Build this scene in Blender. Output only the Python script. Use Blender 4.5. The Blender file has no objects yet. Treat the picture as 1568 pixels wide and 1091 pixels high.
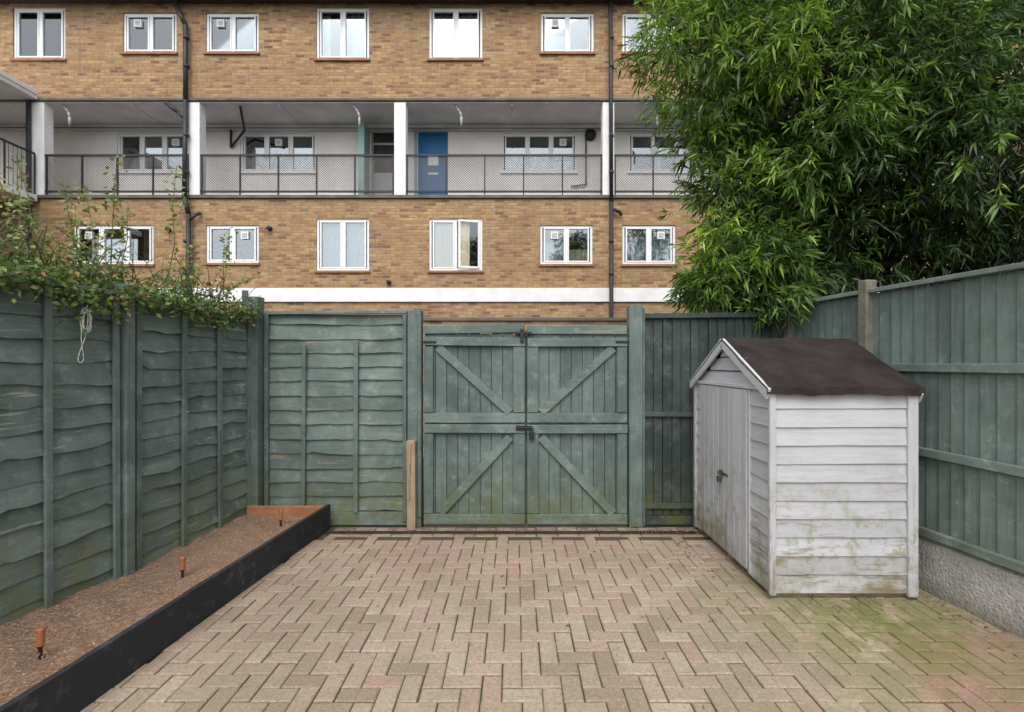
import bpy, math, random
import numpy as np
from mathutils import Vector, Matrix
random.seed(7); rng=np.random.default_rng(11)
S=bpy.context.scene
R=random.uniform

# ------------------------------------------------------------ mesh builder
class MB:
    def __init__(s): s.v=[];s.f=[];s.m=[];s.r=[]
    def add(s,vs,fs,mi=0,r=None):
        if r is None: r=random.random()
        b=len(s.v); s.v+=[tuple(p) for p in vs]
        for f in fs: s.f.append(tuple(b+i for i in f)); s.m.append(mi); s.r.append(r)
    def box(s,x0,x1,y0,y1,z0,z1,mi=0,r=None):
        s.add([(x0,y0,z0),(x1,y0,z0),(x1,y1,z0),(x0,y1,z0),(x0,y0,z1),(x1,y0,z1),(x1,y1,z1),(x0,y1,z1)],
              [(0,3,2,1),(4,5,6,7),(0,1,5,4),(1,2,6,5),(2,3,7,6),(3,0,4,7)],mi,r)
    def bar(s,p0,p1,w,t,n=(0,-1,0),mi=0,r=None):
        p0=Vector(p0);p1=Vector(p1);d=(p1-p0).normalized();n=Vector(n);n=(n-d*n.dot(d)).normalized();q=d.cross(n)
        vs=[]
        for p in (p0,p1):
            for a,b in ((-1,-1),(1,-1),(1,1),(-1,1)): vs.append(p+q*a*w/2+n*b*t/2)
        s.add(vs,[(0,3,2,1),(4,5,6,7),(0,1,5,4),(1,2,6,5),(2,3,7,6),(3,0,4,7)],mi,r)
    def cyl(s,p0,p1,r0,r1=None,n=10,mi=0,r=None,cap=True):
        if r1 is None:r1=r0
        p0=Vector(p0);p1=Vector(p1);d=(p1-p0).normalized()
        a=d.orthogonal().normalized();b=d.cross(a);vs=[]
        for p,rr in ((p0,r0),(p1,r1)):
            for i in range(n):
                t=2*math.pi*i/n; vs.append(p+(a*math.cos(t)+b*math.sin(t))*rr)
        fs=[(i,(i+1)%n,n+(i+1)%n,n+i) for i in range(n)]
        if cap: fs+=[tuple(range(n-1,-1,-1)),tuple(range(n,2*n))]
        s.add(vs,fs,mi,r)
    def tube(s,pts,r0,r1=None,n=8,mi=0):
        if r1 is None:r1=r0
        k=len(pts)-1;rr=random.random()
        for i in range(k):
            s.cyl(pts[i],pts[i+1],r0+(r1-r0)*i/k,r0+(r1-r0)*(i+1)/k,n,mi,rr)
    def build(s,name,parent,mats,bevel=0,smooth=False,loc=None,segs=1):
        me=bpy.data.meshes.new(name); me.from_pydata(s.v,[],s.f)
        for m in mats: me.materials.append(m)
        me.polygons.foreach_set('material_index',s.m)
        a=me.attributes.new('rnd','FLOAT','FACE'); a.data.foreach_set('value',s.r)
        if smooth: me.polygons.foreach_set('use_smooth',[True]*len(s.f))
        me.update()
        o=bpy.data.objects.new(name,me); S.collection.objects.link(o)
        if parent:
            o.parent=parent
            if parent.get('world'): o.matrix_parent_inverse=Matrix.Translation(parent.location).inverted()
        if bevel:
            b=o.modifiers.new('bev','BEVEL'); b.width=bevel; b.segments=segs; b.limit_method='ANGLE'
        return o
def empty(name,loc=(0,0,0),rz=0,world=True):
    e=bpy.data.objects.new(name,None); S.collection.objects.link(e); e.location=loc; e.rotation_euler=(0,0,rz)
    e.empty_display_size=.2
    if world: e['world']=1
    return e

# ------------------------------------------------------------ node helpers
class NT:
    def __init__(s,name):
        s.mat=bpy.data.materials.new(name); s.mat.use_nodes=True; s.t=s.mat.node_tree
        s.b=s.t.nodes['Principled BSDF']; s.out=s.t.nodes['Material Output']
    def n(s,ty,ins=None,**props):
        o=s.t.nodes.new(ty)
        for k,v in props.items(): setattr(o,k,v)
        if ins:
            for k,v in ins.items():
                sk=o.inputs[k]
                if isinstance(v,bpy.types.NodeSocket): s.t.links.new(v,sk)
                else:
                    if isinstance(v,tuple) and len(v)==3 and sk.type=='RGBA': v=v+(1,)
                    sk.default_value=v
        return o
    def L(s,a,b): s.t.links.new(a,b)
    def obj(s,scale=(1,1,1),loc=(0,0,0)):
        c=s.n('ShaderNodeTexCoord').outputs['Object']
        return s.n('ShaderNodeMapping',{'Vector':c,'Scale':scale,'Location':loc}).outputs[0]
    def noise(s,vec,scale,detail=4,rough=.6):
        return s.n('ShaderNodeTexNoise',{'Vector':vec,'Scale':scale,'Detail':min(detail,4),'Roughness':rough}).outputs['Fac']
    def ramp(s,fac,a,b,lo=0.,hi=1.):
        return s.n('ShaderNodeMapRange',{'Value':fac,'From Min':a,'From Max':b,'To Min':lo,'To Max':hi}).outputs[0]
    def mix(s,fac,a,b,mode='MIX'):
        o=s.n('ShaderNodeMix',data_type='RGBA',blend_type=mode)
        for sk,v in ((o.inputs[0],fac),(o.inputs[6],a),(o.inputs[7],b)):
            if isinstance(v,bpy.types.NodeSocket): s.L(v,sk)
            else: sk.default_value=(v+(1,) if isinstance(v,tuple) else v)
        return o.outputs[2]
    def math(s,op,a,b=0.):
        o=s.n('ShaderNodeMath',operation=op)
        for i,v in enumerate((a,b)):
            if isinstance(v,bpy.types.NodeSocket): s.L(v,o.inputs[i])
            else: o.inputs[i].default_value=v
        return o.outputs[0]
    def attr(s,nm='rnd'): return s.n('ShaderNodeAttribute',attribute_name=nm).outputs['Fac']
    def sep(s,vec): 
        o=s.n('ShaderNodeSeparateXYZ',{0:vec}); return o.outputs
    def fin(s,col,rough=.8,bump=None,bs=.3,bd=.01,spec=.3):
        if isinstance(col,tuple): s.b.inputs['Base Color'].default_value=col+(1,)
        else: s.L(col,s.b.inputs['Base Color'])
        if isinstance(rough,float): s.b.inputs['Roughness'].default_value=rough
        else: s.L(rough,s.b.inputs['Roughness'])
        s.b.inputs['Specular IOR Level'].default_value=spec
        if bump is not None:
            bn=s.n('ShaderNodeBump',{'Height':bump,'Strength':bs,'Distance':bd}); s.L(bn.outputs[0],s.b.inputs['Normal'])
        return s.mat

def wood(name,base,grain='z',worn=(.2,.17,.12),wornamt=.62,moss=True,dark=.55,mosscol=(.10,.11,.03),mossh=.7,fade=None):
    t=NT(name)
    sc={'x':(1.2,14,22),'z':(22,22,1.2),'y':(22,1.2,22)}[grain]
    r=t.attr(); off=t.n('ShaderNodeCombineXYZ',{0:t.math('MULTIPLY',r,37.),1:t.math('MULTIPLY',r,91.),2:t.math('MULTIPLY',r,13.)}).outputs[0]
    c=t.n('ShaderNodeTexCoord').outputs['Object']
    g=t.n('ShaderNodeVectorMath',{0:t.n('ShaderNodeMapping',{'Vector':c,'Scale':sc}).outputs[0],1:off},operation='ADD').outputs[0]
    n1=t.noise(g,2.2,4,.7); n2=t.noise(c,2.3,4,.65); n3=t.noise(g,.9,4,.78)
    v=t.ramp(r,0,1,.76,1.22)
    col=t.mix(1.,base,t.n('ShaderNodeCombineColor',{0:v,1:v,2:v}).outputs[0],'MULTIPLY')
    dk=tuple(k*dark for k in base)
    col=t.mix(t.ramp(n1,.32,.66,0,.6),col,dk)
    fade=fade or tuple(min(1,k*1.25+.035) for k in base)
    col=t.mix(t.ramp(n2,.42,.66,0,.6),col,fade)
    sc2=t.noise(c,9,4,.78)
    col=t.mix(t.math('MULTIPLY',t.ramp(sc2,.54,.66),t.ramp(n2,.4,.6,.2,.65)),col,tuple(k*1.4+.06 for k in base))
    col=t.mix(t.ramp(n3,wornamt,wornamt+.06,0,.8),col,worn)
    if moss:
        z=t.sep(c)[2]; mm=t.math('MULTIPLY',t.ramp(z,0.,mossh,1,0),t.ramp(t.noise(c,5,4,.7),.40,.60))
        col=t.mix(t.math('MULTIPLY',mm,.8),col,mosscol)
    return t.fin(col,.85,n1,.55,.007,spec=.2)

M_lapL=wood('green_lap_paint',(.128,.168,.154),'x',worn=(.33,.35,.31),wornamt=.61,mosscol=(.16,.16,.04),mossh=.9)
M_battL=wood('green_batten_paint',(.120,.157,.145),'z',worn=(.27,.27,.23),wornamt=.63)
M_lapB=wood('green_lap_paint_back',(.114,.150,.134),'x',worn=(.27,.22,.16),wornamt=.60)
M_gate=wood('green_gate_paint',(.102,.138,.127),'z',worn=(.21,.20,.16),wornamt=.62)
M_gateH=wood('green_gate_rail_paint',(.120,.158,.144),'x',worn=(.24,.22,.17),wornamt=.60)
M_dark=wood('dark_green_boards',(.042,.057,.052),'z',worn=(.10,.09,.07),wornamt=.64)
M_right=wood('right_fence_paint',(.116,.155,.138),'z',worn=(.2,.18,.13),wornamt=.66)
M_rightH=wood('right_fence_rail_paint',(.14,.18,.16),'x',worn=(.25,.22,.16),wornamt=.61)
M_bare=wood('weathered_timber',(.26,.19,.12),'z',worn=(.10,.15,.10),wornamt=.58,moss=False)
M_orange=wood('new_pine_board',(.30,.14,.07),'x',worn=(.12,.07,.04),wornamt=.62,moss=False)
M_anth=wood('anthracite_board',(.026,.028,.032),'x',worn=(.08,.065,.055),wornamt=.66,moss=False,dark=.8,fade=(.042,.043,.046))

def shedmat(name,grain):
    t=NT(name); c=t.n('ShaderNodeTexCoord').outputs['Object']
    sc={'x':(2,18,18),'z':(18,18,2),'y':(18,2,18)}[grain]
    g=t.n('ShaderNodeMapping',{'Vector':c,'Scale':sc}).outputs[0]
    r=t.attr(); v=t.ramp(r,0,1,.86,1.06)
    col=t.mix(1.,(.465,.47,.495),t.n('ShaderNodeCombineColor',{0:v,1:v,2:v}).outputs[0],'MULTIPLY')
    n1=t.noise(g,1.6,4,.7); n2=t.noise(c,3.2,4,.72); z=t.sep(c)[2]
    col=t.mix(t.ramp(n1,.45,.70,0,.45),col,(.33,.32,.32))
    low=t.ramp(z,.0,1.1,1,.0)
    sp=t.math('MULTIPLY',t.ramp(t.noise(c,10,4,.75),.47,.60),t.ramp(n2,.42,.56))
    f=t.math('MULTIPLY',sp,t.ramp(z,.4,1.05,1,.05))
    col=t.mix(t.math('MULTIPLY',f,.75),col,(.21,.23,.11))
    f2=t.math('MULTIPLY',t.ramp(t.noise(g,.9,4,.8),.54,.62),low)
    col=t.mix(t.math('MULTIPLY',f2,.85),col,(.20,.135,.085))
    f3=t.math('MULTIPLY',t.ramp(z,.02,.34,1,0),t.ramp(n2,.34,.56))
    col=t.mix(t.math('MULTIPLY',f3,.75),col,(.17,.15,.07))
    return t.fin(col,.65,n1,.4,.005,spec=.3)
M_shX=shedmat('white_shed_boards','x'); M_shY=shedmat('white_shed_boards_side','y'); M_shZ=shedmat('white_shed_door_boards','z')

def plain(name,col,rough=.6,var=.25,scale=4.,spec=.3,metal=0.,bump=0):
    t=NT(name); c=t.obj(); n=t.noise(c,scale,4,.65)
    cc=t.mix(t.ramp(n,.35,.7,0,1),col,tuple(k*(1-var) for k in col))
    t.b.inputs['Metallic'].default_value=metal
    return t.fin(cc,rough,t.noise(c,scale*12,3) if bump else None,bump or .1,.01,spec)
M_felt=plain('brown_roof_felt',(.040,.031,.028),.92,.5,5,bump=.7,spec=.12)
M_black=plain('black_metal',(.02,.02,.022),.45)
M_blackp=plain('black_pipe',(.035,.036,.040),.5)
M_white=plain('white_upvc',(.78,.79,.80),.35,.06)
M_wpaint=plain('white_masonry_paint',(.80,.80,.79),.7,.18,2)
M_render=plain('cream_render',(.78,.755,.72),.8,.18,1.2)
M_soffit=plain('soffit_paint',(.78,.775,.76),.8,.25,1.5)
M_brk=plain('bracket_paint',(.42,.42,.41),.7,.25,5)
M_deck=plain('concrete_deck',(.16,.14,.12),.85,.4,3)
M_rail=plain('railing_metal',(.035,.033,.035),.5)
M_mesh=plain('railing_mesh_metal',(.14,.13,.125),.6)
M_blue=plain('blue_door_paint',(.010,.13,.34),.35,.15)
M_teal=plain('teal_panel',(.22,.36,.33),.5,.15)
M_grey=plain('grey_door',(.30,.29,.29),.5,.15)
M_room=plain('dark_room',(.055,.052,.050),.9,.6,1.5)
M_sill=plain('clay_sill',(.36,.17,.09),.7,.35,6)
M_roof=plain('brown_roof_tile',(.07,.045,.035),.85,.3,4)
M_copper=plain('copper',(.62,.26,.14),.35,.2,metal=.6)
M_conc=plain('concrete_post',(.20,.195,.155),.9,.5,7,bump=.6)
M_steel=plain('galvanised_steel',(.16,.16,.16),.4,.2,metal=.8)
M_cord=plain('white_cord_nylon',(.75,.74,.70),.7)
M_yell=plain('cream_blind',(.75,.62,.42),.8,.1)
M_net=plain('net_curtain',(.58,.62,.66),.9,.18,5)
M_bark=plain('bark',(.09,.065,.04),.9,.5,8,bump=.6)
M_stem=plain('green_stem',(.10,.12,.05),.7,.3,8)
M_grate=plain('drain_grate_metal',(.055,.05,.045),.6,.5,12)

t=NT('pebbledash'); c=t.obj(); vo=t.n('ShaderNodeTexVoronoi',{'Vector':c,'Scale':55.}).outputs
col=t.mix(t.ramp(t.noise(c,35,4,.7),.4,.65),(.46,.44,.42),(.30,.285,.27)); col=t.mix(t.ramp(t.noise(c,2.5,4,.7),.42,.62,0,.75),col,(.25,.24,.20))
col=t.mix(t.ramp(t.sep(c)[2],.0,.12,.7,0),col,(.17,.15,.10))
M_peb=t.fin(col,.9,t.math('SUBTRACT',t.noise(c,55,4,.7),vo['Distance']),.5,.013)

# glass
t=NT('window_glass'); t.t.nodes.remove(t.b)
tr=t.n('ShaderNodeBsdfTransparent',{'Color':(.88,.92,.92)}); gl=t.n('ShaderNodeBsdfGlossy',{'Color':(.80,.85,.9),'Roughness':.02})
fr=t.n('ShaderNodeFresnel',{'IOR':1.5}).outputs[0]
mx=t.n('ShaderNodeMixShader',{0:t.ramp(fr,0,1,.13,1),1:tr.outputs[0],2:gl.outputs[0]}); t.L(mx.outputs[0],t.out.inputs[0]); M_glass=t.mat

# brick
t=NT('london_stock_brick'); c=t.n('ShaderNodeTexCoord').outputs['Object']; s3=t.sep(c)
v=t.n('ShaderNodeCombineXYZ',{0:t.math('ADD',s3[0],s3[1]),1:s3[2],2:0.}).outputs[0]
br=t.n('ShaderNodeTexBrick',{'Vector':v,'Color1':(0,0,0),'Color2':(1,1,1),'Mortar':(.5,.5,.5),'Scale':1.,'Mortar Size':.010,'Mortar Smooth':.3,'Bias':0.,'Brick Width':.225,'Row Height':.075})
br.offset=.5
rv=br.outputs['Color']; ramp=t.n('ShaderNodeValToRGB',{0:rv}); cr=ramp.color_ramp
cr.elements[0].position=0; cr.elements[0].color=(.16,.085,.055,1); cr.elements[1].position=1; cr.elements[1].color=(.42,.285,.135,1)
for p,cc in ((.15,(.31,.145,.075,1)),(.35,(.38,.23,.10,1)),(.5,(.46,.29,.125,1)),(.65,(.31,.19,.10,1)),(.82,(.51,.345,.165,1))):
    e=cr.elements.new(p); e.color=cc
col=ramp.outputs[0]
col=t.mix(t.ramp(t.noise(v,.55,4,.6),.35,.68,0,.5),col,(.23,.14,.085))
col=t.mix(t.ramp(t.noise(t.n('ShaderNodeMapping',{'Vector':v,'Scale':(.5,3,1)}).outputs[0],2.4,4,.7),.5,.68,0,.5),col,(.50,.34,.17))
col=t.mix(t.ramp(t.noise(v,11,3),.45,.72,0,.5),col,(.15,.085,.06))
col=t.mix(t.math('MULTIPLY',t.ramp(t.noise(t.n('ShaderNodeMapping',{'Vector':v,'Scale':(5,.35,1)}).outputs[0],2.,4,.7),.5,.7),.4),col,(.14,.10,.075))
col=t.mix(t.math('MULTIPLY',br.outputs['Fac'],.8),col,(.25,.205,.16))
M_brick=t.fin(col,.9,t.math('SUBTRACT',1.,br.outputs['Fac']),.5,.012,spec=.15)

# paving
t=NT('block_paving'); c=t.obj(); r=t.attr(); ramp=t.n('ShaderNodeValToRGB',{0:r}); cr=ramp.color_ramp
cr.elements[0].color=(.28,.205,.145,1); cr.elements[1].color=(.44,.36,.265,1)
for p,cc in ((.2,(.35,.27,.19,1)),(.42,(.395,.315,.225,1)),(.6,(.375,.26,.20,1)),(.8,(.40,.31,.235,1))):
    e=cr.elements.new(p); e.color=cc
col=ramp.outputs[0]
s3=t.sep(c)
big=t.noise(c,1.1,4,.7); m2=t.noise(c,5,4,.7)
f=t.math('MULTIPLY',t.ramp(t.math('SUBTRACT',s3[1],t.math('MULTIPLY',s3[0],.35)),2.9,4.5),t.ramp(t.noise(c,1.3,3),.34,.54)); col=t.mix(t.math('MULTIPLY',f,.65),col,(.31,.185,.15))
f=t.math('MULTIPLY',t.ramp(t.math('ADD',s3[0],t.math('MULTIPLY',s3[1],-.25)),1.44,1.50),t.ramp(s3[1],3.0,2.92)); col=t.mix(t.math('MULTIPLY',f,.85),col,(.37,.20,.16))
col=t.mix(t.ramp(big,.42,.66,0,.55),col,(.25,.20,.14))
fine=t.noise(c,45,4,.75)
col=t.mix(t.ramp(fine,.45,.70,0,.65),col,(.17,.13,.095))
col=t.mix(t.ramp(t.noise(c,120,2,.7),.58,.70,0,.6),col,(.60,.53,.43))
d=t.n('ShaderNodeVectorMath',{0:c,1:(2.35,3.1,0)},operation='DISTANCE').outputs['Value']
f=t.math('MULTIPLY',t.ramp(d,.1,1.2,1,0),t.ramp(m2,.34,.54)); col=t.mix(t.math('MULTIPLY',f,.9),col,(.13,.145,.04))
f=t.math('MULTIPLY',t.ramp(t.noise(c,2.1,4,.8),.51,.64,0,.5),t.ramp(s3[0],-2.,2.,.5,1)); col=t.mix(f,col,(.22,.205,.11))
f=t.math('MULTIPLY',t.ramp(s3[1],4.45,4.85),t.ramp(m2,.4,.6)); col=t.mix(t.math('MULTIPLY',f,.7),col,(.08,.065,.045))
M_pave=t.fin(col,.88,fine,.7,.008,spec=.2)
t=NT('jointing_sand'); c=t.obj(); col=t.mix(t.ramp(t.noise(c,3,4),.42,.64),(.085,.058,.038),(.055,.065,.020)); M_joint=t.fin(col,.95)
M_ground=plain('tarmac_ground',(.06,.058,.055),.95,.4,2,bump=.4)
t=NT('soil'); c=t.obj(); col=t.mix(t.ramp(t.noise(c,55,4,.85),.35,.60),(.46,.31,.205),(.20,.125,.085)); col=t.mix(t.ramp(t.noise(c,4,4),.45,.65,0,.55),col,(.24,.16,.115)); M_soil=t.fin(col,.95,t.noise(c,80,4,.8),.8,.02,spec=.1)
t=NT('bark_chip'); r=t.attr(); ramp=t.n('ShaderNodeValToRGB',{0:r}); cr=ramp.color_ramp; cr.elements[0].color=(.20,.125,.085,1); cr.elements[1].color=(.52,.37,.26,1); M_chip=t.fin(ramp.outputs[0],.95,spec=.1)

def leafmat(name,cols,trans=.25):
    t=NT(name); r=t.attr(); ramp=t.n('ShaderNodeValToRGB',{0:r}); cr=ramp.color_ramp
    cr.elements[0].color=cols[0]+(1,); cr.elements[1].color=cols[-1]+(1,)
    for i,cc in enumerate(cols[1:-1]):
        e=cr.elements.new((i+1)/(len(cols)-1)); e.color=cc+(1,)
    t.L(ramp.outputs[0],t.b.inputs['Base Color']); t.b.inputs['Roughness'].default_value=.42; t.b.inputs['Specular IOR Level'].default_value=.5
    tl=t.n('ShaderNodeBsdfTranslucent',{'Color':ramp.outputs[0]})
    mx=t.n('ShaderNodeMixShader',{0:trans,1:t.b.outputs[0],2:tl.outputs[0]}); t.L(mx.outputs[0],t.out.inputs[0]); return t.mat
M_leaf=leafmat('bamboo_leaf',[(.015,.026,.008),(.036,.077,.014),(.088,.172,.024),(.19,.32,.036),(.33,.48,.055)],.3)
M_leaf2=leafmat('shrub_leaf',[(.04,.07,.02),(.08,.15,.035),(.15,.24,.06),(.30,.32,.08),(.34,.14,.07)],.25)
M_dry=leafmat('dry_leaf',[(.10,.05,.025),(.20,.12,.06),(.30,.20,.10)],.1)

# ------------------------------------------------------------ ground
mb=MB(); mb.add([(-150,-150,-.03),(150,-150,-.03),(150,150,-.03),(-150,150,-.03)],[(0,1,2,3)]); mb.build('ground',None,[M_ground])
pav=empty('block_paving_driveway',(0,2.5,0))
mb=MB(); mb.add([(-3.4,-3,-.010),(3.9,-3,-.010),(3.0,4.9,-.010),(-2.7,4.9,-.010)],[(0,1,2,3)]); mb.build('sand_joints',pav,[M_joint])
mb=MB()
def block(x0,x1,y0,y1,r=None):
    g=.0034+R(-.001,.001); x0+=g;x1-=g;y0+=g;y1-=g; b=.006; z=R(-.0025,.002); tx=R(-.003,.003);ty=R(-.003,.003)
    sx,sy=R(-.0018,.0018),R(-.0018,.0018); x0+=sx;x1+=sx;y0+=sy;y1+=sy
    def P(x,y,zz): return (x,y,zz+z+tx*(x-x0)/.2+ty*(y-y0)/.2)
    a=[(x0,y0),(x1,y0),(x1,y1),(x0,y1)]; i=[(x0+b,y0+b),(x1-b,y0+b),(x1-b,y1-b),(x0+b,y1-b)]
    i=[(p+R(-.002,.002),q+R(-.002,.002)) for p,q in i]
    vs=[P(*p,-.018) for p in a]+[P(*p,-.005) for p in a]+[P(*p,0) for p in i]
    fs=[(8,9,10,11)]
    for k in range(4):
        l=(k+1)%4; fs+=[(k,l,4+l,4+k),(4+k,4+l,8+l,8+k)]
    mb.add(vs,fs,0,r)
def inside(x,y):
    return -2.267+.082*y-.06 < x < 3.44-.13*y+.02
for j in range(-30,47):
    for i in range(-36,42):
        k=(i-j)%4; x=i*.1025+.03; y=j*.1025
        if k==0:
            if y+.1<4.60 and inside(x+.1,y): block(x,x+.205,y,y+.1025)
        elif k==3:
            if y+.2<4.61 and inside(x+.05,y): block(x,x+.1025,y,y+.205)
for i in range(-20,30):
    x=i*.2; 
    if -1.95<x<2.75: block(x,x+.2,4.755,4.855,R(0,.35))
    if -1.95<x<2.75: block(x,x+.2,4.545+.06,4.645+.02,R(0,.5))
mb.build('paving_blocks',pav,[M_pave])
dg=empty('linear_drain_grate',(.3,4.71,0))
mb=MB(); xa,xb=-1.85,1.75
mb.box(xa,xb,4.672,4.684,-.01,.001); mb.box(xa,xb,4.738,4.750,-.01,.001); mb.box(xa,xb,4.684,4.738,-.012,-.0095,1)
x=xa
while x<xb: mb.box(x,x+.014,4.684,4.738,-.009,-.001); x+=.032
mb.build('grate',dg,[M_grate,M_black])

# ------------------------------------------------------------ planter
pl=empty('raised_planter_bed',(-2.4,3,0))
bx=lambda y:-2.267+.082*y
mb=MB(); mb.bar((bx(4.83),4.83,.12),(bx(2.95),2.95,.122),.24,.035,(1,-.08,0)); mb.bar((bx(2.945),2.945,.118),(bx(-.5),-.5,.12),.24,.035,(1,-.08,0))
mb.build('edging_board',pl,[M_anth],.003)
mb=MB(); mb.box(-2.66,-1.90,4.775,4.80,0,.235); mb.build('back_board',pl,[M_orange],.003)
mb=MB(); nx,ny=40,200; vs=[];fs=[]
for j in range(ny+1):
    y=-.4+5.2*j/ny
    for i in range(nx+1):
        xl=-3.324+.1315*y+.0; xr=bx(y)-.015; x=xl+(xr-xl)*i/nx
        vs.append((x,y,.135+R(-.005,.005)+.014*math.sin(y*3+i*.1)+.010*math.sin(x*17+y*11)*math.sin(y*13)))
for j in range(ny):
    for i in range(nx): a=j*(nx+1)+i; fs.append((a,a+1,a+nx+2,a+nx+1))
mb.add(vs,fs); mb.build('soil',pl,[M_soil])
mb=MB()
for k in range(3500):
    y=R(1.6,4.76); xl=-3.30+.1315*y; xr=bx(y)-.03; x=R(xl,xr); z=.141+.012*math.sin(y*3)+R(0,.006)
    a=R(0,6.28);l=R(.002,.004) if R(0,1)<.93 else R(.005,.012); w=R(.0015,.003); d=Vector((math.cos(a),math.sin(a),R(-.5,.5)))*l
    mb.bar(Vector((x,y,z))-d,Vector((x,y,z))+d,w*2,w,(R(-.5,.5),R(-.5,.5),1),0,random.random())
mb.build('soil_crumbs',pl,[M_chip])
for (x,y) in ((-2.46,2.50),(-2.36,3.42),(-2.19,4.50)):
    e=empty('garden_spike_light',(x,y,.12))
    mb=MB(); mb.cyl((x,y,.1),(x,y,.23),.009,n=10,mi=1); mb.cyl((x,y,.19),(x+.004,y,.272),.018,n=14,mi=0); mb.cyl((x+.004,y,.272),(x+.004,y,.284),.023,.021,n=14,mi=0); mb.cyl((x,y,.18),(x,y,.19),.014,.017,n=14,mi=1)
    mb.build('lamp_body',e,[M_copper,M_black],smooth=False)

# ------------------------------------------------------------ lap boards
def lap(mb,T,u0,u1,zb,h,amp=.012,bul=.008,seg=.045,mi=0,th=.009,proud=.026):
    n=max(2,int((u1-u0)/seg)); ph=[R(0,6.28) for _ in range(6)]; fr=[R(1.5,4),R(5,9),R(12,22)]
    knots=[(R(u0,u1),R(-.6,1.)*amp*1.4,R(.02,.06)) for _ in range(max(1,int((u1-u0)*2.5)))]
    vs=[];fs=[]
    tilt=R(-.004,.004)
    for i in range(n+1):
        u=u0+(u1-u0)*i/n
        w=amp*(.5*math.sin(fr[0]*u+ph[0])+.3*math.sin(fr[1]*u+ph[1])+.2*math.sin(fr[2]*u+ph[2]))
        for ku,ka,kw in knots: w+=ka*math.exp(-((u-ku)/kw)**2)
        b=bul*(.5*math.sin(fr[0]*1.3*u+ph[3])+.5*math.sin(fr[1]*u+ph[4]))
        z0=zb+w+tilt*(u-u0); z1=zb+h
        vs+=[T(u,.004,z1),T(u,proud*.55+b*.4,(z0+z1)/2),T(u,proud+b,z0),T(u,proud+b-th,z0),T(u,0.001-th*.3,z1)]
    for i in range(n):
        a=i*5;c=a+5
        for k in range(4): fs.append((a+k,a+k+1,c+k+1,c+k))
        fs.append((a+4,a,c,c+4))
    fs+=[(0,4,3,2,1),(n*5,n*5+1,n*5+2,n*5+3,n*5+4)]
    mb.add(vs,fs,mi)

# left fence, local frame (x along towards the viewer, y into the yard)
lf=empty('green_lap_panel_fence',(-2.68,4.9,0),math.atan2(-.9914,-.1304),world=False)
mb=MB(); T=lambda u,v,w:(u,v,w)
for (a,b,ht) in ((.06,1.34,2.10),(1.46,2.86,2.14),(2.94,4.34,2.17),(4.42,5.8,2.17)):
    z=.06
    while z<ht-.05:
        h=R(.130,.155); lap(mb,T,a,b,z,min(h+.022,ht-z),amp=.020,bul=.015); z+=h
mb.build('lap_boards',lf,[M_lapL])
mb=MB()
for (a,b,ht) in ((.06,1.34,2.10),(1.46,2.86,2.14),(2.94,4.34,2.17),(4.42,5.8,2.17)):
    w=(b-a)
    for f in (.018,.335,.655,.982):
        u=a+w*f; mb.bar((u,.050,.05),(u+R(-.01,.01),.046,ht-.01),.042,.022,(0,1,0))
        mb.bar((u,-.018,.05),(u,-.018,ht-.01),.042,.018,(0,1,0))
    mb.bar((a,.045,ht+.002),(b,.045,ht+.004),.03,.05,(0,1,0)); mb.bar((a,-.012,ht+.003),(b,-.012,ht+.003),.03,.03,(0,1,0))
mb.build('battens',lf,[M_battL],.003)
mb=MB()
for u,h in ((1.40,2.22),(2.90,2.2),(4.38,2.2)): mb.box(u-.038,u+.038,-.03,.075,0,h)
mb.build('posts',lf,[M_battL],.006)

# back left panel
bl=empty('green_lap_fence_panel',(-1.8,4.93,0))
mb=MB(); T=lambda u,v,w:(u,4.93-v,w); z=.15
while z<2.10:
    h=R(.138,.152); lap(mb,T,-2.55,-1.10,z,min(h+.02,2.14-z),amp=.011,bul=.009); z+=h
mb.build('lap_boards',bl,[M_lapB])
mb=MB()
mb.bar((-2.15,4.88,.17),(-2.14,4.882,1.83),.04,.022); mb.bar((-1.62,4.88,.14),(-1.615,4.88,1.88),.045,.022)
mb.bar((-2.52,4.885,.05),(-2.52,4.885,2.14),.04,.025); mb.bar((-1.125,4.885,.05),(-1.125,4.885,2.14),.04,.025)
mb.build('battens',bl,[M_gate],.003)
mb=MB(); mb.bar((-2.55,4.90,2.155),(-1.10,4.90,2.165),.035,.06); mb.bar((-2.55,4.905,.085),(-1.10,4.905,.085),.11,.02)
mb.bar((-2.55,4.90,.02),(-1.10,4.90,.02),.02,.03,mi=0,r=.0)
mb.build('rails',bl,[M_gateH],.003)
mb=MB(); mb.box(-2.715,-2.565,4.80,4.93,0,2.31); mb.box(-2.72,-2.655,4.795,4.80,.2,2.37); mb.build('corner_post',bl,[M_gate],.008)

# short bollard post
sp=empty('short_timber_post',(-1.04,4.80,0)); mb=MB(); mb.bar((-1.035,4.80,0),(-1.04,4.80,.88),.085,.075); mb.bar((-1.06,4.755,.30),(-1.045,4.755,.86),.03,.012,r=.9); mb.cyl((-1.04,4.76,.835),(-1.04,4.75,.835),.012,mi=1)
mb.build('post',sp,[M_bare,M_black],.008)

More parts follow.
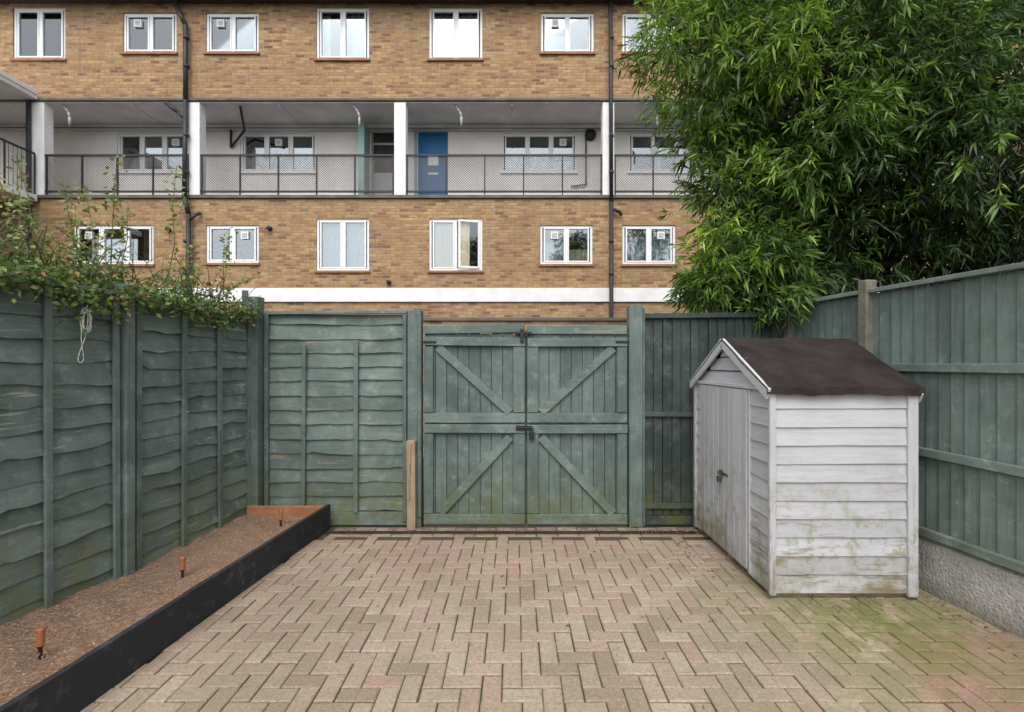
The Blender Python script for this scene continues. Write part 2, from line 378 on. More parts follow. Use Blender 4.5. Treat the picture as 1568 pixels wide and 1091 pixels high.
# gate
gt=empty('double_timber_gate',(.1,4.9,0))
mb=MB()
for a,b in ((-.93,.09),(.11,1.12)):
    n=9; w=(b-a)/n
    for i in range(n):
        mb.box(a+i*w+.0025,a+(i+1)*w-.0025,4.90+R(0,.003),4.918,.025+R(0,.008),1.96+R(-.015,.01))
mb.box(-.90,1.10,4.925,4.93,.03,1.93,r=0.)
mb.build('boards',gt,[M_gate],.003)
mb=MB()
for a,b,s in ((-.93,.09,1),(.11,1.12,-1)):
    mb.bar((a-.0,4.895,1.985),(b,4.895,1.99+.01*s),.085,.04)
    mb.bar((a+.005,4.868,1.862+.008*s),(b-.0,4.868,1.858),.085,.026)
    mb.bar((a,4.886,1.095),(b,4.886,1.095),.10,.022)
    mb.bar((a-.0,4.868,.985+.004*s),(b,4.868,.985),.085,.03)
    mb.bar((a,4.875,.075),(b,4.875,.075),.10,.03)
mb.build('rails',gt,[M_gateH],.004)
mb=MB()
for x0,x1 in ((-.93,-.835),(-.028,.088),(.112,.225),(1.02,1.118)):
    for z0,z1 in ((.13,.94),(1.03,1.043),(1.15,1.815),):
        if z1-z0>.05: mb.bar(((x0+x1)/2,4.882,z0),((x0+x1)/2,4.882,z1),x1-x0,.03)
mb.build('stiles',gt,[M_gate],.004)
mb=MB()
for p,q in (((-.79,1.81),(-.06,1.15)),((.98,1.80),(.25,1.15)),((-.77,.13),(-.06,.90)),((.25,.90),(.98,.13))):
    mb.bar((p[0],4.884,p[1]),(q[0],4.884,q[1]),.085,.028)
mb.build('braces',gt,[M_gateH],.004)
mb=MB()
mb.box(.0,.16,4.838,4.852,.975,1.02); mb.cyl((.0,4.835,.998),(.17,4.835,.998),.008); mb.box(.13,.18,4.82,4.85,.885,.955); mb.tube([(.14,4.835,.955),(.14,4.835,.985),(.17,4.835,.985),(.17,4.835,.955)],.005)
mb.box(.0,.15,4.865,4.874,1.93,1.965); mb.cyl((-.01,4.858,1.947),(.16,4.858,1.947),.008)
mb.box(.04,.08,4.845,4.853,1.85,1.99)
for z in (1.86,):
    mb.box(1.0,1.16,4.846,4.853,z-.010,z+.010); mb.box(-.97,-.80,4.846,4.853,z-.010,z+.010)
mb.build('bolts_and_hinges',gt,[M_black],.001)
mb=MB(); mb.box(-1.09,-.955,4.85,4.98,0,2.18); mb.box(-.99,-.95,4.835,4.848,.1,2.16); mb.box(1.135,1.27,4.84,4.97,0,2.23); mb.box(1.275,1.30,4.87,4.91,0,2.20)
mb.build('gate_posts',gt,[M_gate],.007)
mb=MB(); mb.box(-.93,1.12,4.90,5.0,-.01,.015); mb.build('threshold',gt,[M_deck])

# dark vertical board panel
dp=empty('vertical_board_fence',(2,4.93,0))
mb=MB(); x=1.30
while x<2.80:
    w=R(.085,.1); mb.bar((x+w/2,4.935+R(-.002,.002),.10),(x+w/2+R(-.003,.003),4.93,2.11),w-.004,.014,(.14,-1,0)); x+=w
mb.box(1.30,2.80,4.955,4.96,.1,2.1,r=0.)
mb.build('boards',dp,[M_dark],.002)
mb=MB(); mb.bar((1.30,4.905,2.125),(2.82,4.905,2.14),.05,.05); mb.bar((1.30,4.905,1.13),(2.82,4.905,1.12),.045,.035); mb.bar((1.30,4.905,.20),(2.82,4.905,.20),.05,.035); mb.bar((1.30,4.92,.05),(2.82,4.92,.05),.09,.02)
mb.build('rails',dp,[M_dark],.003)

# right fence (local x along towards the viewer, -y into the yard)
rf=empty('green_board_fence',(2.80,4.9,0),math.atan2(-.9916,.129),world=False)
mb=MB(); u=0.0
while u<6:
    w=R(.086,.104)
    tilt=R(-.004,.004)
    mb.bar((u+w/2,R(-.002,.002),.37),(u+w/2+tilt,.0,2.215+R(-.008,.004)),w-.003,.014,(-.16,1,0)); u+=w
mb.build('boards',rf,[M_right],.002)
mb=MB()
for a,b in ((.0,.86),(.97,2.74),(2.85,4.6),(4.7,6)):
    for z,h in ((2.235,.035),(1.61,.06),(1.0,.06),(.42,.06)):
        mb.bar((a,-.03,z+R(-.010,.010)),(b,-.03,z+R(-.010,.010)),h,.045 if z<2.2 else .06,(0,1,0))
mb.build('rails',rf,[M_rightH],.004)
mb=MB()
for u,h in ((-.01,2.16),(.915,2.33),(2.79,2.33),(4.65,2.33)): mb.box(u-.045,u+.045,-.07,.03,0,h)
mb.build('concrete_posts',rf,[M_conc],.008)
mb=MB()
for a,b in ((.03,.86),(.97,2.74),(2.85,4.6),(4.7,6)): mb.box(a,b,-.03,.02,-.02,.365)
mb.build('gravel_boards',rf,[M_peb],.006)

# ------------------------------------------------------------ shed
sh=empty('white_garden_shed',(2.28,4.09,0))
X0,X1,Y0,Y1,ZE,ZR=1.79,2.775,3.39,4.79,1.455,1.80; YM=(Y0+Y1)/2
mb=MB(); i=.012
pts=[(Y0+i,.03),(Y1-i,.03),(Y1-i,ZE-i),(YM,ZR-i),(Y0+i,ZE-i)]
vs=[(X0+i,y,z) for y,z in pts]+[(X1-i,y,z) for y,z in pts]
mb.add(vs,[(0,1,2,3,4),(9,8,7,6,5)]+[(k,5+k,5+(k+1)%5,(k+1)%5) for k in range(5)]); mb.build('body',sh,[M_shX])
H=.1285; NB=11
mb=MB(); T=lambda u,v,w:(u,Y0-v,w)
for k in range(NB):
    zb=.045+k*H; lap(mb,T,X0+.0,X1,zb,min(H+.012,ZE+.02-zb),amp=.0022,bul=.0025,proud=.017)
T=lambda u,v,w:(u,Y1+v,w)
for k in range(NB):
    zb=.045+k*H; lap(mb,T,X0+.0,X1,zb,min(H+.012,ZE+.02-zb),amp=.0022,bul=.0025,proud=.017)
mb.build('side_cladding',sh,[M_shX])
DY0,DY1=3.70,4.62
mb=MB()
T=lambda u,v,w:(X0-v,u,w)
for k in range(NB):
    zb=.045+k*H
    lap(mb,T,Y0+.0,DY0-.03,zb,min(H+.012,ZE-zb),amp=.003,bul=.002,proud=.017); lap(mb,T,DY1+.03,Y1,zb,min(H+.012,ZE-zb),amp=.003,bul=.002,proud=.017)
for k in range(3):
    zb=1.475+k*.115; hw=(ZR-zb-.06)/(ZR-ZE)*(Y1-Y0)/2
    if hw>.05: lap(mb,T,YM-hw-.03,YM+hw+.03,zb,.10,amp=.002,bul=.001,proud=.018)
T=lambda u,v,w:(X1+v,u,w)
for k in range(NB):
    zb=.045+k*H; lap(mb,T,Y0,Y1,zb,min(H+.012,ZE-zb),amp=.003,bul=.002,proud=.017)
mb.build('gable_cladding',sh,[M_shY])
mb=MB(); n=9; w=(DY1-DY0)/n
for k in range(n):
    mb.box(X0-.028+R(-.001,.001),X0-.008,DY0+k*w+.003,DY0+(k+1)*w-.003,.07,1.445)
mb.build('door',sh,[M_shZ],.003)
mb=MB()
mb.box(X0-.022,X0-.004,DY0-.035,DY0-.006,.05,1.45); mb.box(X0-.022,X0-.004,DY1+.006,DY1+.035,.05,1.45)
mb.box(X0-.026,X0+.018,Y0-.030,Y0-.002,.03,1.45); mb.box(X1-.05,X1+.02,Y0-.034,Y0-.004,.02,1.45); mb.box(X0-.026,X0+.0,Y1-.03,Y1+.02,.03,1.45)
mb.build('corner_trims',sh,[M_shZ],.003)
mb=MB(); mb.box(X0-.034,X0-.004,Y0+.02,Y1-.02,1.452,1.482)
for s in (-1,1):
    mb.bar((X0-.045,YM+s*.003,ZR+.018),(X0-.045,YM+s*(Y1-Y0+.10)/2,ZE-.022),.085,.02,(1,0,0))
    mb.bar((X1+.026,YM+s*.003,ZR-.012),(X1+.026,YM+s*(Y1-Y0+.10)/2,ZE-.050),.07,.012,(1,0,0))
mb.build('bargeboards',sh,[M_shY],.003)
mb=MB()
for s in (-1,1):
    nx,ny=34,14; vs=[];fs=[]
    for j in range(ny+2):
        for q in range(nx+1):
            x=X0-.057+(X1-X0+.098)*q/nx
            if j<=ny:
                tt=j/ny; y=YM+s*tt*((Y1-Y0)/2+.045); z=ZR+.05-(ZR-ZE+.03)*tt+.004*math.sin(q*.37+j*.5)+.0015*math.sin(q*1.1+s)-(.006 if 5<j<8 else 0)-(.006 if q in (0,nx) else 0)
            else: y=YM+s*((Y1-Y0)/2+.052)+.003*math.sin(q*.41); z=ZE-.024+.005*math.sin(q*.33+1)+.003*math.sin(q*1.13)+R(-.002,.002)
            vs.append((x,y,z))
    for j in range(ny+1):
        for q in range(nx): a=j*(nx+1)+q; fs.append((a,a+1,a+nx+2,a+nx+1))
    mb.add(vs,fs)
o=mb.build('roof_felt',sh,[M_felt]); m=o.modifiers.new('s','SOLIDIFY'); m.thickness=.010
mb=MB()
mb.box(X0-.042,X0-.028,4.10,4.16,.69,.73); mb.cyl((X0-.03,4.15,.71),(X0-.06,4.15,.71),.012); mb.box(X0-.065,X0-.04,4.13,4.165,.63,.68); mb.box(X0-.036,X0-.028,4.02,4.2,.70,.72)
mb.build('hasp_and_padlock',sh,[M_steel],.002)
mb=MB(); 
for y in (3.45,4.09,4.72): mb.box(X0+.01,X1-.01,y-.03,y+.03,-.005,.03)
mb.build('bearers',sh,[M_bare])

# ------------------------------------------------------------ apartment block
ap=empty('brick_apartment_block',(-2,14,0)); FY=12.0; RY=13.2
W=[(-12.49,-11.19,9.19,10.47,2,'g'),(-9.76,-8.43,9.35,10.34,2,'v'),(-7.70,-6.39,9.35,10.34,2,'v'),(-4.96,-3.65,9.19,10.47,2,'h'),
(-2.16,-.84,9.19,10.47,2,'n'),(.62,1.93,9.35,10.34,2,'v'),(2.64,3.96,9.35,10.34,2,'g'),(5.6,6.9,9.19,10.47,2,'h'),
(-10.99,-9.0,4.10,5.07,3,'v'),(-7.70,-6.39,4.13,5.07,2,'v'),(-4.96,-3.65,3.94,5.23,2,'n'),(-2.16,-.84,3.94,5.23,2,'y'),(.60,1.90,4.10,5.07,2,'v'),(2.64,3.96,4.10,5.07,2,'v'),(5.6,6.9,3.94,5.23,2,'h')]
def wall(mb,x0,x1,z0,z1,y,ops,dep=.12,mi=0):
    xs=sorted({x0,x1,*[o[0] for o in ops],*[o[1] for o in ops]}); zs=sorted({z0,z1,*[o[2] for o in ops],*[o[3] for o in ops]})
    for a,b in zip(xs,xs[1:]):
        for c,d in zip(zs,zs[1:]):
            cx,cz=(a+b)/2,(c+d)/2
            if any(o[0]<cx<o[1] and o[2]<cz<o[3] for o in ops): continue
            mb.add([(a,y,c),(b,y,c),(b,y,d),(a,y,d)],[(0,1,2,3)],mi)
    for o in ops:
        a,b,c,d=o[:4]; e=y+dep
        mb.add([(a,y,c),(b,y,c),(b,y,d),(a,y,d),(a,e,c),(b,e,c),(b,e,d),(a,e,d)],[(0,1,5,4),(1,2,6,5),(2,3,7,6),(3,0,4,7)],mi)
mb=MB()
wall(mb,-16,13,-.03,5.72,FY,[w for w in W if w[3]<6])
wall(mb,-16,13,8.19,10.58,FY,[w for w in W if w[3]>8])
mb.add([(-16,FY,-.03),(-16,22,-.03),(-16,22,10.58),(-16,FY,10.58)],[(0,1,2,3)]); mb.add([(13,FY,-.03),(13,22,-.03),(13,22,10.58),(13,FY,10.58)],[(0,1,2,3)]); mb.add([(-16,22,-.03),(13,22,-.03),(13,22,10.58),(-16,22,10.58)],[(0,1,2,3)])
mb.build('brick_walls',ap,[M_brick])
RW=[(-10.9,-8.95,6.86,7.93,3,'v'),(-7.53,-5.46,6.86,7.93,3,'v'),(-.39,1.66,6.86,7.93,3,'v'),(3.07,5.1,6.86,7.93,3,'g')]
DR=[(-3.97,-3.28,5.86,7.96),(-2.68,-1.86,5.86,7.96)]
mb=MB(); wall(mb,-16,13,5.80,8.15,RY,RW+DR); mb.build('gallery_wall',ap,[M_render])
fr=MB();gm=MB();cu=MB();rm=MB();sl=MB()
def curtain(x0,x1,z0,z1,y,mi):
    n=max(6,int((x1-x0)/.03)); vs=[];fs=[];p=R(0,6)
    for i in range(n+1):
        x=x0+(x1-x0)*i/n; yy=y+.018*math.sin(i*1.25+p)+.01*math.sin(i*.5)
        vs+=[(x,yy,z0),(x,yy,z1)]
    for i in range(n): fs.append((2*i,2*i+2,2*i+3,2*i+1))
    cu.add(vs,fs,mi)
def window(a,b,c,d,n,st,y):
    f=.055; y0,y1=y+.035,y+.10
    fr.box(a,b,y0,y1,c,c+f); fr.box(a,b,y0,y1,d-f,d); fr.box(a,a+f,y0,y1,c+f,d-f); fr.box(b-f,b,y0,y1,c+f,d-f)
    w=(b-a-2*f)/n
    for i in range(n):
        p,q=a+f+i*w,a+f+(i+1)*w
        if i: fr.box(p-.028,p+.028,y0,y1,c+f,d-f)
        p+=.03;q-=.03; k=.035; yy0,yy1=y0-.012,y1-.02
        if st=='y' and i==1:
            h=Vector((q,y0-.01,0)); e=h+Vector((-.47,-.13,0)); nn=(.13,-.47,0)
            for za in (c+f+.02,d-f-.02): fr.bar((h.x,h.y,za),(e.x,e.y,za),.05,.045,nn)
            fr.bar((h.x,h.y,c+f),(h.x,h.y,d-f),.05,.045,nn); fr.bar((e.x,e.y,c+f),(e.x,e.y,d-f),.05,.045,nn)
            gm.add([(h.x,h.y,c+f+.04),(e.x,e.y,c+f+.04),(e.x,e.y,d-f-.04),(h.x,h.y,d-f-.04)],[(0,1,2,3)])
        else:
            fr.box(p,q,yy0,yy1,c+f,c+f+k); fr.box(p,q,yy0,yy1,d-f-k,d-f); fr.box(p,p+k,yy0,yy1,c+f+k,d-f-k); fr.box(q-k,q,yy0,yy1,c+f+k,d-f-k)
            gm.box(p+k,q-k,y0+.02,y0+.026,c+f+k,d-f-k)
        if st=='n' or (st=='h' and i==n-1): curtain(p,q,c+f,d-f,y+.2,0)
        if st=='h' and i==0: curtain(p,p+.2,c+f,d-f,y+.2,0)
        if st=='g': curtain(p,p+R(.1,.3),c+f,d-f,y+.25,0)
        if st=='y': curtain(p,q if i==0 else p+.30,c+f,d-f,y+.14,1)
        if st=='v':
            if R(0,1)<.7: curtain(p,q,c+f,c+f+(d-c)*R(.3,.7),y+.22,0 if R(0,1)<.75 else 1)
    if st=='v':
        i=random.choice(range(n)); cx=a+f+(i+.5)*w; fr.box(cx-.09,cx+.09,y0-.03,y0+.03,d-.34,d-.16,0); fr.box(cx-.06,cx+.06,y0-.034,y0-.03,d-.31,d-.19,3)
        for q2 in range(4): fr.box(cx-.055,cx+.055,y0-.04,y0-.035,d-.30+q2*.028,d-.288+q2*.028,0)
    rm.add([(a-.3,y+.9,c-.3),(b+.3,y+.9,c-.3),(b+.3,y+.9,d+.3),(a-.3,y+.9,d+.3),(a-.3,y+.12,c-.3),(b+.3,y+.12,c-.3),(b+.3,y+.12,d+.3),(a-.3,y+.12,d+.3)],[(0,1,2,3),(0,1,5,4),(1,2,6,5),(2,3,7,6),(3,0,4,7)])
    if y==FY: sl.box(a-.04,b+.04,y-.05,y+.035,c-.06,c-.003)
    else: fr.box(a-.03,b+.03,y-.06,y+.034,c-.05,c-.003)
for w in W: window(*w,FY)
for w in RW: window(*w,RY)
fr.build('window_frames',ap,[M_white,M_white,M_grey,M_grey],.003); gm.build('window_glass',ap,[M_glass]); cu.build('curtains',ap,[M_net,M_yell]); rm.build('room_interiors',ap,[M_room]); sl.build('window_sills',ap,[M_sill],.004)
# doors
mb=MB()
a,b,c,d=DR[1]
for x0,x1,z0,z1 in ((a,a+.07,c,d),(b-.07,b,c,d),(a+.07,b-.07,d-.07,d)): mb.box(x0,x1,RY+.03,RY+.1,z0,z1,3)
mb.box(a+.07,b-.07,RY+.06,RY+.10,c,c+2.03,0); mb.box(a+.2,b-.2,RY+.05,RY+.062,c+1.15,c+1.85,0); mb.box(a+.27,b-.27,RY+.045,RY+.052,c+1.2,c+1.5,4); mb.box(a+.28,b-.28,RY+.04,RY+.06,c+.95,c+1.0,4)
mb.box(a+.2,b-.2,RY+.05,RY+.062,c+.2,c+.8,0)
a,b,c,d=DR[0]
mb.box(a,a+.06,RY+.03,RY+.1,c,d,2);mb.box(b-.06,b,RY+.03,RY+.1,c,d,2);mb.box(a+.06,b-.06,RY+.06,RY+.1,c,c+1.0,2);mb.box(a+.06,b-.06,RY+.03,RY+.1,d-.35,d-.29,2);mb.box(a+.06,b-.06,RY+.08,RY+.1,c+1.0,d,5)
mb.box(-4.15,-3.99,RY-.5,RY-.003,c,7.97,1)
mb.box(-2.78,-2.70,RY-.02,RY-.003,c,7.97,1)
mb.build('gallery_doors',ap,[M_blue,M_teal,M_grey,M_blue,M_white,M_room],.004)
# slabs
mb=MB(); mb.box(-16,13,FY-.06,RY+.1,5.725,5.80); mb.build('gallery_deck',ap,[M_deck],.005)
mb=MB(); mb.box(-16,13,FY-.0,RY+.1,8.10,8.185); 
mb.box(-16,13,RY-.14,RY-.003,7.98,8.098)
for x in (-9.6,-5.9,-.1,4.5): mb.box(x-.02,x+.02,FY+.05,RY-.14,8.06,8.098)
mb.build('gallery_soffit',ap,[M_soffit],.005)
mb=MB(); mb.box(-16,13,FY-.07,FY-.002,8.13,8.19); mb.build('drip_edge',ap,[M_deck],.004)
mb=MB()
for x0,x1 in ((-3.02,-2.73),(-8.10,-7.83),(2.14,2.43),(-12.05,-11.68),(7.2,7.5)): mb.box(x0,x1,FY-.04,FY+.22,5.80,8.098)
mb.build('gallery_columns',ap,[M_wpaint],.015,segs=2)
mb=MB(); mb.box(-16,13,FY-.05,FY-.003,3.16,3.50); mb.build('white_string_course',ap,[M_wpaint],.006)
mb=MB()
for x in (-11.2,-3.95,-1.4,3.5):
    mb.tube([(x-.12,FY+.10,8.09),(x-.06,FY+.10,8.0),(x,FY+.10,7.92),(x+.03,FY+.10,7.80),(x+.03,FY+.10,7.58)],.032,.03)
mb.build('soffit_brackets',ap,[M_brk],smooth=True)
# railing
mb=MB(); mm=MB(); zt,zb=6.80,5.90
segs=[(-11.68,-8.10),(-7.83,-3.02),(-2.73,2.14),(2.43,7.2)]
for a,b in segs:
    for z in (zt,zb): mb.bar((a,FY+.0,z),(b,FY+.0,z),.045,.035)
    n=round((b-a)/.95)
    for i in range(n+1): x=a+.03+(b-a-.06)*i/n; mb.bar((x,FY+.0,5.80),(x,FY+.0,zt),.035,.03,(1,0,0))
    st=.062; x=a-.9
    while x<b:
        for s in (1,-1):
            xa,xb=(x,x+.9) if s>0 else (x+.9,x); za,zc=zb,zt
            p=[xa,za];q=[xb,zc]
            for P,Q in ((p,q),(q,p)):
                if P[0]<a: tt=(a-P[0])/(Q[0]-P[0]) if Q[0]!=P[0] else 0; P[1]+=(Q[1]-P[1])*tt; P[0]=a
                if P[0]>b: tt=(b-P[0])/(Q[0]-P[0]) if Q[0]!=P[0] else 0; P[1]+=(Q[1]-P[1])*tt; P[0]=b
            if abs(p[0]-q[0])>.02 and zb-.001<=min(p[1],q[1]) and max(p[1],q[1])<=zt+.001:
                h=.0075; y=FY+.02+.003*s; mm.add([(p[0]-h,y,p[1]),(p[0]+h,y,p[1]),(q[0]+h,y,q[1]),(q[0]-h,y,q[1])],[(0,1,2,3)])
        x+=st
mb.build('gallery_railing',ap,[M_rail]); mm.build('railing_mesh',ap,[M_mesh])
# pipes
mb=MB()
mb.tube([(-8.45,FY-.12,11.2),(-8.35,FY-.12,10.4),(-8.12,FY-.12,9.95),(-8.12,FY-.12,8.1),(-8.12,FY-.16,5.7),(-8.05,FY-.12,5.3),(-8.05,FY-.12,2.2)],.055)
mb.tube([(2.32,FY-.12,10.7),(2.34,FY-.12,5.6),(2.34,FY-.12,0)],.05)
mb.tube([(2.34,FY-.12,5.45),(2.55,FY-.12,5.35),(2.6,FY-.06,5.3)],.04)
mb.tube([(-8.05,FY-.12,5.15),(-7.85,FY-.12,5.3),(-7.8,FY-.05,5.35)],.04)
mb.tube([(-8.62,FY-.1,8.05),(-8.3,FY-.12,7.8),(-8.13,FY-.12,7.65)],.045)
for z in (9.6,8.9,7.2,6.3,4.6,3.8):
    mb.cyl((-8.1,FY-.12,z),(-8.1,FY-.12,z+.07),.068); mb.cyl((2.34,FY-.12,z),(2.34,FY-.12,z+.07),.062)
mb.tube([(-12.0,FY-.1,8.1),(-12.0,FY-.1,2)],.05)
mb.tube([(-7.75,RY-.06,8.0),(-7.75,RY-.06,7.5),(-7.3,RY-.2,7.9),(-6.9,FY+.1,8.05)],.03)
mb.tube([(-16,RY-.17,7.99),(13,RY-.17,7.96)],.012)
mb.tube([(1.9,RY-.05,7.95),(1.9,RY-.05,6.5),(1.5,RY-.05,6.45)],.02)
mb.cyl((2.02,RY-.10,7.85),(2.02,RY-.003,7.85),.15,n=16); 
for x,z in ((-3.15,3.65),(-6.1,4.98),(-8.6,4.95)): mb.cyl((x,FY-.09,z),(x,FY,z),.055)
mb.build('drain_pipes',ap,[M_blackp,M_wpaint],smooth=True)
# roof
mb=MB(); mb.add([(-16.3,FY-.35,10.60),(13.3,FY-.35,10.60),(13.3,17,12.9),(-16.3,17,12.9),(13.3,22.3,10.6),(-16.3,22.3,10.6)],[(0,1,2,3),(3,2,4,5)])
mb.box(-16.3,13.3,FY-.33,FY+.0,10.565,10.595); mb.cyl((-16.3,FY-.38,10.6),(13.3,FY-.38,10.6),.06)
mb.build('roof',ap,[M_roof])
# left wing gallery
wg=empty('gallery_wing',(-13,10,0)); mb=MB()
mb.box(-14.2,-11.8,8.6,FY-.08,8.14,8.24,0); mb.box(-11.84,-11.78,8.6,FY-.08,8.245,8.36,1); mb.box(-14.2,-11.8,8.6,FY-.08,5.62,5.78,1); 
mb.box(-11.95,-11.75,8.6,8.85,0,8.13,2); mb.box(-14.1,-13.6,8.6,FY-.08,0,5.6,2); mb.box(-14.1,-13.4,8.6,FY-.08,5.8,8.12,2)
for y in (8.9,9.6,10.4,11.2,11.9): mb.bar((-11.85,y,5.8),(-11.85,y,6.8),.035,.03,mi=3)
mb.bar((-11.85,8.85,6.8),(-11.85,11.9,6.8),.045,.04,(1,0,0),3)
for k in range(30): mb.bar((-11.86,8.9+k*.1,5.8),(-11.86,8.9+k*.1,6.8),.012,.012,mi=3)
mb.build('wing_structure',wg,[M_soffit,M_wpaint,M_brick,M_rail],.004)
# low wall in service lane
bw=empty('brick_garden_wall',(0,8.6,0)); mb=MB(); mb.box(-9,9,8.5,8.72,-.03,2.38); mb.build('wall',bw,[M_brick]); mb=MB(); mb.box(-9,9,8.46,8.76,2.385,2.44); mb.build('coping',bw,[M_deck],.006)

# ------------------------------------------------------------ foliage
def leaves(P,D,Lg,Wd,tone,name,parent,mat,fold=.25):
    n=len(P); D=D/np.linalg.norm(D,axis=1,keepdims=True)
    q=rng.normal(size=(n,3)); sd=np.cross(D,q); sd/=np.linalg.norm(sd,axis=1,keepdims=True); nm=np.cross(D,sd)
    L=Lg[:,None];Wv=Wd[:,None]
    droop=np.zeros((n,3)); droop[:,2]=-1
    v0=P; v1=P+D*L*.4+sd*Wv*.5; v2=P+D*L+droop*L*.18; v3=P+D*L*.4-sd*Wv*.5; 
    v1=v1+nm*Wv*fold; v3=v3+nm*Wv*fold
    V=np.stack([v0,v1,v2,v3],1).reshape(-1,3)
    idx=np.arange(n)*4; F=np.stack([idx,idx+1,idx+2,idx,idx+2,idx+3],1).reshape(-1)
    me=bpy.data.meshes.new(name); me.vertices.add(n*4); me.vertices.foreach_set('co',V.astype(np.float32).ravel())
    me.loops.add(n*6); me.loops.foreach_set('vertex_index',F.astype(np.int32)); me.polygons.add(n*2); me.polygons.foreach_set('loop_start',(np.arange(n*2)*3).astype(np.int32))
    me.update(calc_edges=True)
    a=me.attributes.new('rnd','FLOAT','FACE'); a.data.foreach_set('value',np.repeat(np.clip(tone,0,1),2).astype(np.float32))
    me.materials.append(mat); o=bpy.data.objects.new(name,me); S.collection.objects.link(o)
    if parent: o.parent=parent; o.matrix_parent_inverse=Matrix.Translation(parent.location).inverted()
    return o
def unit(a): return a/np.linalg.norm(a,axis=-1,keepdims=True)
bt=empty('bamboo_tree',(3.9,6.0,0))
B=[(1.80,5.1,5.05,.48,1.),(2.25,5.0,4.65,.58,1.),(2.15,5.2,5.45,.62,1.1),(2.95,5.1,5.0,.80,.85),(3.8,5.2,4.9,.95,.6),(4.75,5.1,5.0,.95,.48),(2.25,5.3,4.05,.42,.85),
(2.38,5.3,3.45,.42,.75),(2.28,5.2,2.98,.34,.8),(2.05,5.15,2.66,.22,.85),(1.98,5.15,2.50,.13,.8),(2.2,5.2,2.50,.2,.7),(2.5,5.1,2.75,.28,.65),(2.85,5.1,2.75,.32,.5),(3.25,5.3,2.65,.32,.35),(2.58,4.78,2.26,.13,.6),(2.95,5.1,4.1,.75,.68),(2.8,5.3,3.3,.62,.58),(2.72,5.3,2.6,.33,.55),(2.62,5.05,2.34,.20,.6),(2.45,5.3,2.45,.2,.6),(3.6,5.2,3.9,.8,.5),(3.55,5.3,3.2,.6,.32),
(4.6,5.1,4.0,.85,.42),(4.5,5.2,3.25,.6,.24),(5.4,5.2,4.3,.9,.38),(5.4,5.2,3.3,.7,.22),(3.1,5.8,5.9,1.0,.8),(4.6,5.8,6.0,1.0,.5),(2.3,5.6,6.0,.7,.9),
(3.7,4.6,4.5,.50,.6),(4.1,4.4,3.7,.42,.55),(3.0,4.7,3.8,.42,.75),(2.7,4.7,4.8,.40,1.1),(6.2,5.4,4.4,.9,.3),(3.3,4.6,5.2,.4,.85)]
BD=[(3.9,6.2,3.4,.9),(5.0,6.2,3.2,.9),(3.1,6.2,3.4,.6),(4.3,6.3,2.7,.7),(5.5,5.8,2.7,.7),(6.4,6.0,3.2,.9),(6.3,6,2.4,.8),(2.7,6.0,4.4,.6),(3.6,6.2,4.6,.9),(4.8,6.2,4.6,.9),(3.4,5.9,2.6,.45)]
Ps=[];Ds=[];Ts=[];Ls=[]
for x,y,z,r,tn in B:
    K=int(30*r*r)+5; d=unit(rng.normal(size=(K,3))); d[:,1]-=.25; d=unit(d)
    cen=np.array([x,y,z])+d*(r*(.55+.5*rng.random(K)**.6))[:,None]
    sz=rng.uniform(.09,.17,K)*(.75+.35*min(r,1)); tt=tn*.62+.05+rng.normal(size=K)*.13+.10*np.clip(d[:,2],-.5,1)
    nt=22
    q=rng.normal(size=(K,nt,3))*sz[:,None,None]*np.array([1,1,.8]); p=cen[:,None,:]+q
    ax=d[:,None,:]*.55+unit(q)*.6+np.array([0,0,-.45])+rng.normal(size=(K,nt,3))*.25; ax=unit(ax)
    tw=tt[:,None]+rng.normal(size=(K,nt))*.07+.5*np.clip(q[:,:,2],-.15,.2)  # top light painted into leaf tone: tufts brighter above, darker underneath
    p=p.reshape(-1,3);ax=ax.reshape(-1,3);tw=tw.reshape(-1)
    for k in range(7):
        Ps.append(p+ax*(.022*k)); Ds.append(ax+rng.normal(size=p.shape)*.55); Ts.append(tw+rng.normal(size=len(tw))*.06); Ls.append(.08+.07*rng.random(len(tw)))
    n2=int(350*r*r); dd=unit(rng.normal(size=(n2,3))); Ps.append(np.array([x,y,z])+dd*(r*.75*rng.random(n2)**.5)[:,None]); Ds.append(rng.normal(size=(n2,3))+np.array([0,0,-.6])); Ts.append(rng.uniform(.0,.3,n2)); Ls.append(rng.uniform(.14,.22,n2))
for x,y,z,r in BD:
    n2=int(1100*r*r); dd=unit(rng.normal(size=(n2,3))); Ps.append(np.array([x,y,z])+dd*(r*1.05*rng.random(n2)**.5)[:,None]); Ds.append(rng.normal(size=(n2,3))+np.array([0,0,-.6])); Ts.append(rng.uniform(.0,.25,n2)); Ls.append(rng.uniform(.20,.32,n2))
P=np.concatenate(Ps);D=np.concatenate(Ds);TT=np.concatenate(Ts);Lg=np.concatenate(Ls)
keep=~((P[:,0]>3.44-.13*P[:,1]-.1)&(P[:,0]<3.44-.13*P[:,1]+.1)&(P[:,2]<2.3)) & (P[:,2]>2.05)
P,D,TT,Lg=P[keep],D[keep],TT[keep],Lg[keep]
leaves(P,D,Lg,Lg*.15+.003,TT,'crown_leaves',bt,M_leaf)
mb=MB(); Ps=[];Ds=[]
for (x,y,z) in ((3.75,3.75,3.35),(3.6,3.9,3.2),(3.9,3.6,3.0),(3.7,3.7,2.85)):
    base=Vector((x+.5,y+.5,z+.45)); tip=Vector((x,y,z)); mb.tube([base,(base+tip)/2+Vector((0,0,.08)),tip],.006,.002,5)
    for k in range(26):
        tt=R(.3,1); q=base.lerp(tip,tt); Ps.append(q); Ds.append(((tip-base).normalized()*.6+Vector((R(-.8,.8),R(-.8,.8),R(-.9,.2)))))
